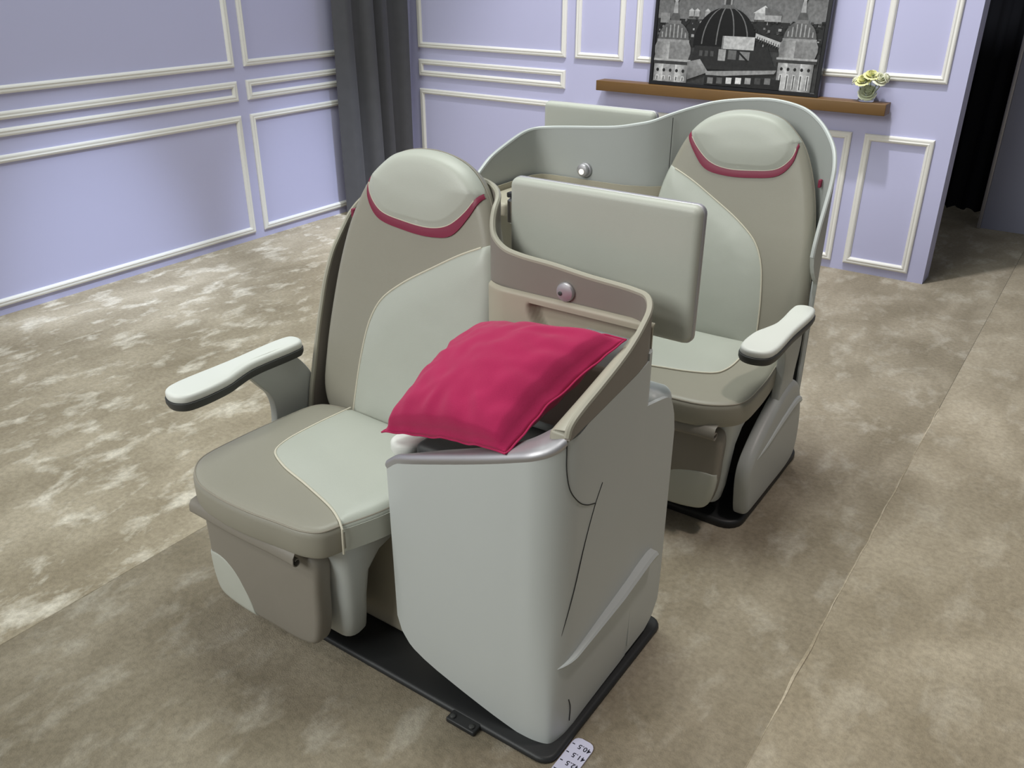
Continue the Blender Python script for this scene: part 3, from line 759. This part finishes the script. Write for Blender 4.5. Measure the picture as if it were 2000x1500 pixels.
# ================= rear seat unit =================
OR = (-1.22, 2.63, 0.0)
rear = empty('airline_seat', OR)
tag(rear, 'taupe and off-white leather airline seat behind, wrapped by a tall pale grey shell', 'airline seat', 'pair of staggered airline seats')
seat(rear, OR, -0.98, 2.14, -1, -0.290, [(-0.2405, 0.230), (-0.20, 0.230), (-0.12, 0.217), (-0.04, 0.195), (0.03, 0.150), (0.075, 0.0875)])
addR = lambda nm, vf, m, par=rear, **k: mesh_obj(nm, vf[0], vf[1], m, par, OR, **k)
plinth(rear, OR, [p.xy for p in rrect(-1.735, -0.682, 2.20, 2.80, 0.06)], 0.026)
addR('kick_panel', rbox_mesh(-1.70, -0.875, 2.335, 2.44, 0.022, 0.385, 0.02, 4), M['beige'])
RS = [(-1.742, 2.24, 0.86), (-1.742, 2.29, 0.935), (-1.742, 2.335, 0.967), (-1.742, 2.385, 0.995), (-1.742, 2.49, 1.028), (-1.740, 2.59, 1.051), (-1.726, 2.636, 1.057), (-1.69, 2.658, 1.061), (-1.60, 2.662, 1.070), (-1.50, 2.662, 1.079), (-1.42, 2.664, 1.088), (-1.36, 2.672, 1.100), (-1.305, 2.692, 1.113),
      (-1.255, 2.735, 1.135), (-1.205, 2.785, 1.154), (-1.15, 2.820, 1.171), (-1.085, 2.842, 1.182), (-0.98, 2.856, 1.191), (-0.90, 2.850, 1.184), (-0.845, 2.833, 1.171), (-0.79, 2.800, 1.144), (-0.745, 2.755, 1.112), (-0.713, 2.710, 1.080), (-0.695, 2.672, 1.040), (-0.688, 2.640, 0.995), (-0.685, 2.605, 0.945), (-0.684, 2.572, 0.888), (-0.684, 2.553, 0.835), (-0.684, 2.546, 0.80)]
def rbot(p):
    if p.x > -0.70 and p.y < 2.68: return ip(p.y, [(2.546, 0.798), (2.556, 0.770), (2.575, 0.742), (2.605, 0.715), (2.640, 0.690), (2.650, 0.67), (2.655, 0.06)])
    if p.x < -1.73: return 0.12
    return 0.06
rsh = shell(rear, OR, 'back_shell', RS, rbot, M['shell_grey'], M['shell_white'], 0.012, 0.0068, 6)
# lower front edge post of the shell, down to the floor panel
ep = [(-0.688, 2.655, 0.69), (-0.688, 2.655, 0.55), (-0.687, 2.652, 0.40), (-0.686, 2.650, 0.22), (-0.686, 2.65, 0.06)]
addR('shell_edge', tube_mesh(spline(ep, 5), 0.008, 8), M['shell_white'], rsh)
addR('shell_joint', tube_mesh([(-1.248, 2.728, 1.128), (-1.248, 2.728, 0.98), (-1.248, 2.728, 0.80)], 0.0012, 6), M['gap'], rsh)
addR('console_body', pad_mesh([p.xy for p in rrect(-1.728, -1.262, 2.27, 2.655, 0.04)], lambda u, v, h: Vector((u, v, 0.600 + h)), 0.55, 0.02, 0.01), M['shell_white'])
rows = []
for k in range(7):
    z = 0.60 + 0.30 * k / 6
    rows.append([Vector((x, y, z)) for x, y in ((-1.726, 2.26), (-1.726, 2.45), (-1.722, 2.60), (-1.705, 2.638), (-1.67, 2.648), (-1.50, 2.650), (-1.38, 2.655), (-1.30, 2.685), (-1.25, 2.73))])
addR('console_liner', solid_sheet(rows, 0.004), M['beige'], angle=60)
addR('console_ledge', rbox_mesh(-1.722, -1.60, 2.26, 2.64, 0.84, 0.885, 0.012), M['beige'])
reading_lamp(rear, OR, (-1.536, 2.660, 0.932), True)
monitor(rear, OR, -1.768, -1.322, 2.740, 0.83, 1.137)

# ------------------------------------------------------------------ pillow
PA, PD, PC, PB = Vector((-1.178, 1.196, 0.661)), Vector((-0.824, 1.158, 0.752)), Vector((-0.735, 1.462, 0.905)), Vector((-1.120, 1.492, 0.835))
def pil(sg, n=56, T=0.098):
    rows = []
    nrm = (PD - PA).cross(PB - PA).normalized()
    for j in range(n + 1):
        r = []
        for i in range(n + 1):
            a, b = i / n, j / n
            s, t = 2 * a - 1, 2 * b - 1
            # edges drawn in between the corners
            s2 = s * (1 - 0.055 * (1 - t * t)); t2 = t * (1 - 0.055 * (1 - s * s))
            a2, b2 = (s2 + 1) / 2, (t2 + 1) / 2
            p = PA * (1 - a2) * (1 - b2) + PD * a2 * (1 - b2) + PC * a2 * b2 + PB * (1 - a2) * b2
            e = max(0, 1 - s * s) * max(0, 1 - t * t)
            h = T * e ** 0.42
            edge = 1 - max(abs(s), abs(t))
            if edge < 0.045: h *= edge / 0.045 * 0.25
            elif edge < 0.10: h *= 0.25 + 0.75 * (edge - 0.045) / 0.055
            # creases running in from the corners and edges
            ang = math.atan2(t, s); rad = max(abs(s), abs(t))
            cr = math.sin(ang * 13 + 5 * noise.noise(Vector((s * 1.6, t * 1.6, sg)))) * max(0, rad - 0.5) * (1 - rad) * 0.085 * (0.5 + noise.noise(Vector((ang * 2, 3, 1))))
            cr += 0.007 * noise.noise(Vector((s * 2.2 + 5, t * 2.2, sg * 3))) * min(1, edge * 6) + 0.004 * noise.noise(Vector((s * 5, t * 5 + 2, sg))) * min(1, edge * 5)
            wav = 0.010 * noise.noise(Vector((s * 4.5, t * 4.5, 7))) * max(0, 1 - edge * 8)
            r.append(p + nrm * (sg * (h + cr * (1 if edge > 0.03 else 0)) + wav))
        rows.append(r)
    return rows
top, botm = pil(1), pil(-1, T=0.050)
V1, F1 = grid_mesh(top); V2, F2 = grid_mesh(botm); off = len(V1)
n = 57
# weld the two halves along the rim
idx = {}
for j in range(n):
    for i in range(n):
        if i in (0, n - 1) or j in (0, n - 1): idx[j * n + i] = j * n + i
F2 = [tuple(idx[v] if v in idx else v + off for v in reversed(f)) for f in F2]
po = (PA + PB + PC + PD) / 4 - Vector((0, 0, 0.05))
pw = mesh_obj('pillow', V1 + V2, F1 + F2, M['pillow'], None, po, angle=180)
tag(pw, 'crimson square pillow lying tilted on the front seat console', 'pillow')
bmx = bmesh.new(); bmx.from_mesh(pw.data); bmesh.ops.delete(bmx, geom=[v for v in bmx.verts if not v.link_faces], context='VERTS'); bmx.to_mesh(pw.data); bmx.free()
rim = [top[0][i] for i in range(n)] + [top[j][n - 1] for j in range(1, n)] + [top[n - 1][i] for i in range(n - 2, -1, -1)] + [top[j][0] for j in range(n - 2, 0, -1)]
mesh_obj('edge_seam', *tube_mesh(rim, 0.0022, 6, True), M['pillow'], pw, po)

# ------------------------------------------------------------------ ruler strip on the carpet
ro = Vector((-0.658, 1.1, 0.0))
rl = []
x0, x1, y0, y1 = -0.6845, -0.6325, 0.965, 1.246
rl = [(x0, y0), (x1, y0), (x1, y1 - 0.018)] + [(x1 - 0.016 + 0.016 * math.cos(a), y1 - 0.018 + 0.018 * math.sin(a)) for a in (0.5, 1.0, 1.5)] + [(x0 + 0.016 - 0.016 * math.cos(a), y1 - 0.018 + 0.018 * math.sin(a)) for a in (1.5, 1.0, 0.5)] + [(x0, y1 - 0.018)]
ru = mesh_obj('ruler_strip', *extrude_mesh([(a, b, 0.001) for a, b in rl], (0, 0, 0.0025)), M['paper'], None, ro, smooth=False)
tag(ru, 'white printed ruler strip on the carpet beside the front console', 'ruler')
for i in range(10):
    yc = 1.2235 - 0.0266 * i
    mesh_obj('tick_mark', *rbox_mesh(-0.6815, -0.6750, yc - 0.0012, yc + 0.0012, 0.0032, 0.0039, 0), M['ink'], ru, ro, smooth=False)
    cu = bpy.data.curves.new('num', 'FONT'); cu.body = '%.1f' % (40.5 + i); cu.size = 0.0180; cu.extrude = 0.0002
    cu.space_character = 1.05; cu.offset = 0.0002
    to = bpy.data.objects.new('num_tmp', cu); COL.objects.link(to)
    bpy.context.view_layer.update()
    me = bpy.data.meshes.new_from_object(to.evaluated_get(bpy.context.evaluated_depsgraph_get()))
    COL.objects.unlink(to); bpy.data.objects.remove(to)
    me.transform(Matrix.Translation((-0.6340, yc + 0.0055, 0.0037)) @ Matrix.Rotation(PI, 4, 'Z')); me.transform(Matrix.Translation(-ro))
    me.materials.clear(); me.materials.append(M['ink'])
    to = bpy.data.objects.new('printed_number', me); COL.objects.link(to); to.parent = ru

# ------------------------------------------------------------------ shelf, picture, flowers
so = (-1.9, 4.91, 0.876)
sh = mesh_obj('wall_shelf', *rbox_mesh(-2.748, -1.046, 4.848, 4.952, 0.876, 0.934, 0.003), M['shelf'], None, so)
tag(sh, 'long ochre brown floating shelf on the lavender back wall', 'shelf')

FX0, FX1, FZ0, FZ1 = -2.408, -1.408, 0.9345, 1.665
LEAN = 0.036 / 0.73
fo = Vector(((FX0 + FX1) / 2, 4.885, FZ0))
FM = lambda x, z, h: Vector((x, 4.880 + (z - FZ0) * LEAN - h, z))
pic = empty('framed_picture', fo)
tag(pic, 'black framed monochrome photograph of city roof domes leaning on the shelf', 'picture')
fw = 0.022
V, F = [], []
prof = [(0, -0.030), (0, 0.0), (0.002, 0.002), (fw - 0.004, 0.002), (fw, -0.002), (fw, -0.030)]
for d, h in prof:
    for x, z in ((FX0 + d, FZ0 + d), (FX1 - d, FZ0 + d), (FX1 - d, FZ1 - d), (FX0 + d, FZ1 - d)): V.append(FM(x, z, h))
for i in range(len(prof)):
    j = (i + 1) % len(prof)
    for k in range(4): F.append((i * 4 + k, i * 4 + (k + 1) % 4, j * 4 + (k + 1) % 4, j * 4 + k))
mesh_obj('frame', V, F, M['frame_black'], pic, fo, angle=30)
mesh_obj('backing', *extrude_mesh([FM(FX0 + 0.004, FZ0 + 0.004, -0.028), FM(FX1 - 0.004, FZ0 + 0.004, -0.028), FM(FX1 - 0.004, FZ1 - 0.004, -0.028), FM(FX0 + 0.004, FZ1 - 0.004, -0.028)], (0, 0.003, 0)), M['frame_black'], pic, fo, smooth=False)

# flat print: layered grey shapes on one sheet, drawn in sheet units (0..1 across, 0..0.74 up)
pm = bpy.data.materials.new('print'); pm.use_nodes = True
nt = pm.node_tree; b = nt.nodes['Principled BSDF']; at_ = nt.nodes.new('ShaderNodeVertexColor'); at_.layer_name = 'tone'
tcp = nt.nodes.new('ShaderNodeTexCoord'); nzp = nt.nodes.new('ShaderNodeTexNoise'); nzp.inputs['Scale'].default_value = 55; nzp.inputs['Detail'].default_value = 5
nt.links.new(tcp.outputs['Object'], nzp.inputs['Vector'])
rp_ = nt.nodes.new('ShaderNodeMapRange'); rp_.inputs['From Min'].default_value = 0.3; rp_.inputs['From Max'].default_value = 0.7; rp_.inputs['To Min'].default_value = 0.72; rp_.inputs['To Max'].default_value = 1.2
nt.links.new(nzp.outputs['Fac'], rp_.inputs['Value'])
mmx = nt.nodes.new('ShaderNodeMix'); mmx.data_type = 'RGBA'; mmx.blend_type = 'MULTIPLY'; mmx.inputs['Factor'].default_value = 1
nt.links.new(at_.outputs['Color'], mmx.inputs['A']); nt.links.new(rp_.outputs['Result'], mmx.inputs['B']); nt.links.new(mmx.outputs['Result'], b.inputs['Base Color'])
b.inputs['Roughness'].default_value = 0.45; b.inputs['Specular IOR Level'].default_value = 0.3
PV, PF, PT = [], [], []
lay = [0]
SX0, SX1, SZ0 = FX0 + fw, FX1 - fw, FZ0 + fw
SW = SX1 - SX0
def shp(pts, tones):
    lay[0] += 1
    if not isinstance(tones, (list, tuple)): tones = [tones] * len(pts)
    i0 = len(PV)
    for (a, c), t in zip(pts, tones):
        a = min(1, max(0, a)); c = min(0.716, max(0, c))
        PV.append(FM(SX0 + a * SW, SZ0 + c * SW, -0.0045 + 0.00002 * lay[0])); g = (t / 255) ** 2.2; PT.append((g, g, g, 1))
    PF.append(tuple(range(i0, i0 + len(pts))))
def ell(cx, cy, rx, ry, t, a0=0, a1=360, n=18):
    shp([(cx + rx * math.cos(math.radians(a0 + (a1 - a0) * k / n)), cy + ry * math.sin(math.radians(a0 + (a1 - a0) * k / n))) for k in range(n + 1)], t)
def rect(x0, x1, y0, y1, t): shp([(x0, y0), (x1, y0), (x1, y1), (x0, y1)], t)
rect(0, 1, 0, 0.72, 60)
shp([(0, 0.34), (1, 0.34), (1, 0.72), (0, 0.72)], [112, 120, 62, 58])             # sky
for k in range(7):                                                              # streaks of cloud
    x = 0.02 + 0.15 * k; shp([(x, 0.47 + 0.02 * (k % 3)), (x + 0.05, 0.47), (x + 0.13, 0.72), (x + 0.05, 0.72)], [96, 92, 64, 60])
rect(0, 1, 0.20, 0.355, 44)                                                     # the city
rnd = random.Random(4)
for k in range(260):
    x = rnd.random(); y = 0.22 + 0.135 * rnd.random(); wv = 0.004 + 0.014 * rnd.random(); t = rnd.choice([30, 45, 60, 80, 110, 150])
    rect(x, x + wv, y, y + 0.006 + 0.010 * rnd.random(), t)
for x in (0.20, 0.235, 0.30):                                                   # far pale roofs at left
    rect(x, x + 0.03, 0.37, 0.40, 150); shp([(x - 0.004, 0.40), (x + 0.034, 0.40), (x + 0.015, 0.415)], 175)
rect(0.02, 0.08, 0.33, 0.385, 130)
rect(0.60, 0.66, 0.365, 0.40, 165); shp([(0.59, 0.40), (0.655, 0.44), (0.70, 0.40)], 190); rect(0.66, 0.755, 0.358, 0.39, 150)   # far gabled roof
shp([(0.66, 0.39), (0.76, 0.39), (0.745, 0.41), (0.655, 0.43)], 95)
shp([(0.62, 0.27), (0.80, 0.215), (0.80, 0.245), (0.62, 0.295)], 175)
for k in range(12): rect(0.63 + k * 0.014, 0.636 + k * 0.014, 0.245 - k * 0.004 + 0.01, 0.268 - k * 0.004 + 0.01, 70)
_shp = shp
shp = lambda pts, t, dy=-0.012: _shp([(x_, y_ + dy) for x_, y_ in pts], t)
ell(0.42, 0.10, 0.36, 0.10, 48, 0, 180)                                         # terrace
shp([(0.24, 0.12), (0.76, 0.12), (0.70, 0.235), (0.26, 0.235)], 44)             # drum
shp([(0.245, 0.225)] + [(0.435 + 0.19 * math.cos(math.radians(180 - 180 * k / 24)), 0.225 + 0.212 * math.sin(math.radians(180 - 180 * k / 24)) ** 0.9) for k in range(25)] + [(0.625, 0.225)], 22)
for f in (-0.72, -0.25, 0.30, 0.75):                                            # ribs
    pts = [(0.435 + 0.19 * f * math.cos(math.radians(a)), 0.235 + 0.205 * math.sin(math.radians(a))) for a in range(0, 91, 10)]
    shp([(x - 0.0035, y) for x, y in pts] + [(x + 0.0035, y) for x, y in reversed(pts)], 105)
rect(0.40, 0.47, 0.43, 0.45, 95); rect(0.41, 0.46, 0.45, 0.50, 140); rect(0.42, 0.45, 0.45, 0.50, 60); ell(0.435, 0.50, 0.03, 0.03, 110, 0, 180)   # lantern
rect(0.425, 0.62, 0.215, 0.285, 178); rect(0.425, 0.435, 0.215, 0.285, 120); rect(0.41, 0.455, 0.150, 0.212, 150)
rect(0.47, 0.52, 0.16, 0.21, 96); rect(0.54, 0.60, 0.16, 0.205, 122); shp([(0.52, 0.205), (0.53, 0.21), (0.60, 0.155), (0.59, 0.15)], 30)
for k in range(3): rect(0.29 + 0.035 * k, 0.31 + 0.035 * k, 0.17, 0.20, 75)
shp = _shp
def tower(cx, k, base):
    rect(cx - 0.11 * k, cx + 0.11 * k, 0.0, base + 0.11 * k, 150)
    shp([(cx - 0.11 * k, 0), (cx - 0.05 * k, 0), (cx - 0.05 * k, base + 0.1 * k), (cx - 0.11 * k, base + 0.1 * k)], [120, 190, 200, 130])
    shp([(cx + 0.03 * k, 0), (cx + 0.11 * k, 0), (cx + 0.11 * k, base + 0.1 * k), (cx + 0.03 * k, base + 0.1 * k)], [190, 110, 120, 200])
    for q in range(5):
        u = cx + (-0.085 + 0.042 * q) * k; rect(u - 0.009 * k, u + 0.009 * k, 0.01, base + 0.035 * k, 205); rect(u - 0.004 * k, u + 0.004 * k, 0.01, base + 0.03 * k, 90); ell(u, base + 0.065 * k, 0.009 * k, 0.010 * k, 40)
    rect(cx - 0.125 * k, cx + 0.125 * k, base + 0.10 * k, base + 0.118 * k, 60); rect(cx - 0.125 * k, cx + 0.125 * k, base + 0.118 * k, base + 0.13 * k, 165)
    shp([(cx - 0.108 * k, base + 0.13 * k), (cx + 0.108 * k, base + 0.13 * k), (cx + 0.12 * k, base + 0.17 * k), (cx + 0.118 * k, base + 0.20 * k), (cx + 0.10 * k, base + 0.235 * k), (cx - 0.10 * k, base + 0.235 * k), (cx - 0.118 * k, base + 0.20 * k), (cx - 0.12 * k, base + 0.17 * k)], [100, 130, 120, 130, 140, 120, 150, 120])
    shp([(cx - 0.115 * k, base + 0.13 * k), (cx - 0.02 * k, base + 0.13 * k), (cx - 0.02 * k, base + 0.24 * k), (cx - 0.095 * k, base + 0.24 * k)], [110, 170, 160, 110])
    ell(cx, base + 0.235 * k, 0.100 * k, 0.105 * k, 92, 0, 180); rect(cx - 0.104 * k, cx + 0.104 * k, base + 0.225 * k, base + 0.24 * k, 140)
    for q in range(7):
        u = cx + (-0.075 + 0.025 * q) * k; rect(u - 0.004 * k, u + 0.004 * k, base + 0.25 * k, base + (0.325 - 0.005 * (q - 3) ** 2) * k, 150)
    rect(cx - 0.04 * k, cx + 0.04 * k, base + 0.325 * k, base + 0.345 * k, 110); ell(cx, base + 0.345 * k, 0.03 * k, 0.05 * k, 84, 0, 180)
    shp([(cx - 0.016 * k, base + 0.385 * k), (cx + 0.016 * k, base + 0.385 * k), (cx + 0.004 * k, base + 0.50 * k), (cx - 0.004 * k, base + 0.50 * k)], 150)
    ell(cx, base + 0.47 * k, 0.018 * k, 0.022 * k, 165)
tower(0.115, 1.0, 0.0); tower(0.875, 0.92, 0.056)
shp([(0.23, 0.02), (0.36, 0.07), (0.30, 0.14), (0.22, 0.12)], [100, 130, 150, 120])
shp([(0.35, 0.045), (0.76, 0.085), (0.77, 0.105), (0.34, 0.075)], 140)
rect(0.34, 0.80, 0.0, 0.055, 40)
for k in range(7): rect(0.36 + 0.058 * k, 0.395 + 0.058 * k, 0.008 + 0.003 * k, 0.042 + 0.003 * k, [120, 90, 200, 215, 150, 70, 110][k])
rect(0.51, 0.522, 0.012, 0.04, 20)
me = bpy.data.meshes.new('print'); me.from_pydata([tuple(v - fo) for v in PV], [], PF); me.materials.append(pm)
ca = me.color_attributes.new('tone', 'FLOAT_COLOR', 'POINT')
for i, t in enumerate(PT): ca.data[i].color = t
bmx = bmesh.new(); bmx.from_mesh(me)
bmx.normal_update()
for f in bmx.faces:
    if f.normal.y > 0: f.normal_flip()
bmx.to_mesh(me); bmx.free()
po_ = bpy.data.objects.new('print', me); COL.objects.link(po_); po_.parent = pic
po_['label'] = 'black and white city photograph'

# vase and roses
vx, vy, vz = -1.160, 4.895, 0.9345
vo = (vx, vy, vz)
vase = mesh_obj('glass_vase', *lathe_mesh([(0.030, 0), (0.037, 0.002), (0.041, 0.012), (0.046, 0.05), (0.047, 0.080), (0.043, 0.100), (0.041, 0.100), (0.0445, 0.080), (0.0435, 0.05), (0.039, 0.014), (0.030, 0.011)], vo, 'z', 28), M['glass'], None, vo)
tag(vase, 'small clear glass vase on the right end of the shelf', 'vase')
def rose(c, r, tilt, m, label, foot, leafdir=None):
    root = empty('rose', foot)
    tag(root, label, 'rose', 'cut roses in the glass vase')
    T = Vector(tilt).normalized().to_track_quat('Z', 'Y').to_matrix(); c = Vector(c); foot = Vector(foot)
    V, F = [], []
    for layer, (cnt, rr, op, ht) in enumerate(((3, 0.35, 0.05, 0.9), (4, 0.6, 0.2, 0.85), (5, 0.85, 0.42, 0.75), (6, 1.0, 0.75, 0.55))):
        for k in range(cnt):
            a0 = 2 * PI * k / cnt + layer * 0.6
            rows = []
            for j in range(6):
                t = j / 5
                row = []
                for i in range(6):
                    s = (i / 5 - 0.5) * 2; wd = 2 * PI / cnt * 0.72 * math.sin(0.35 + t * 2.3)
                    a = a0 + s * wd
                    q = r * rr * (0.35 + 0.65 * math.sin(t * PI * 0.55)) * (1 + op * t * t * 0.55)
                    z = r * (ht * 1.25 * t - 0.55) - r * op * t ** 4 * 0.5 - 0.08 * r * s * s * t
                    row.append(c + T @ Vector((q * math.cos(a), q * math.sin(a), z)))
                rows.append(row)
            v, f = solid_sheet(rows, 0.0008); o_ = len(V); V += v; F += [tuple(x + o_ for x in ff) for ff in f]
    mesh_obj('bloom', V, F, m, root, foot, angle=70)
    base = c - T @ Vector((0, 0, r * 0.5))
    mesh_obj('stem', *tube_mesh(spline([foot, (foot + base) / 2 + Vector((0.004, -0.002, 0.004)), base], 6), 0.0022, 6), M['stem'], root, foot)
    d = Vector(leafdir or (0.3, -0.6, 0.4)).normalized(); sd = d.cross(Vector((0, 0, 1))).normalized()
    rows = []
    L = r * 1.5
    for j in range(7):
        t = j / 6; wv = L * 0.26 * math.sin(t * PI) ** 0.8 + 0.0004
        rows.append([base + d * L * t + sd * wv * q + Vector((0, 0, -0.3 * L * t * t + abs(q) * wv * 0.3)) for q in (-1, -0.5, 0, 0.5, 1)])
    mesh_obj('leaf', *solid_sheet(rows, 0.0006), M['leaf'], root, foot, angle=60)
B0 = (vx, vy, vz + 0.013)
ft = lambda dx, dy: (vx + dx, vy + dy, vz + 0.013)
rose((-1.186, 4.872, 1.046), 0.031, (-0.1, -0.5, 0.7), M['petal_yellow'], 'pale yellow rose in the middle of the vase bouquet', ft(-0.008, 0.004))
rose((-1.150, 4.882, 1.072), 0.030, (0.15, -0.4, 0.9), M['petal_yellow'], 'pale yellow rose highest in the vase bouquet', ft(0.004, 0.006))
rose((-1.108, 4.882, 1.056), 0.031, (0.5, -0.5, 0.7), M['petal_white'], 'cream rose right of the yellow roses in the vase', ft(0.012, 0.0), (0.8, -0.1, 0.6))
rose((-1.073, 4.888, 1.060), 0.018, (0.9, -0.2, 0.4), M['petal_white'], 'small cream rosebud leaning far right out of the vase', ft(0.016, -0.004), (0.8, 0, 0.4))
rose((-1.232, 4.886, 1.040), 0.017, (-0.8, -0.3, 0.5), M['petal_white'], 'small white rosebud leaning left out of the vase', ft(-0.016, -0.004), (-0.4, -0.2, -0.4))
rose((-1.158, 4.884, 0.985), 0.034, (0.15, -0.6, 0.5), M['petal_white'], 'white rose pressed against the glass inside the vase', ft(0.0, -0.010), (-0.6, -0.3, -0.3))
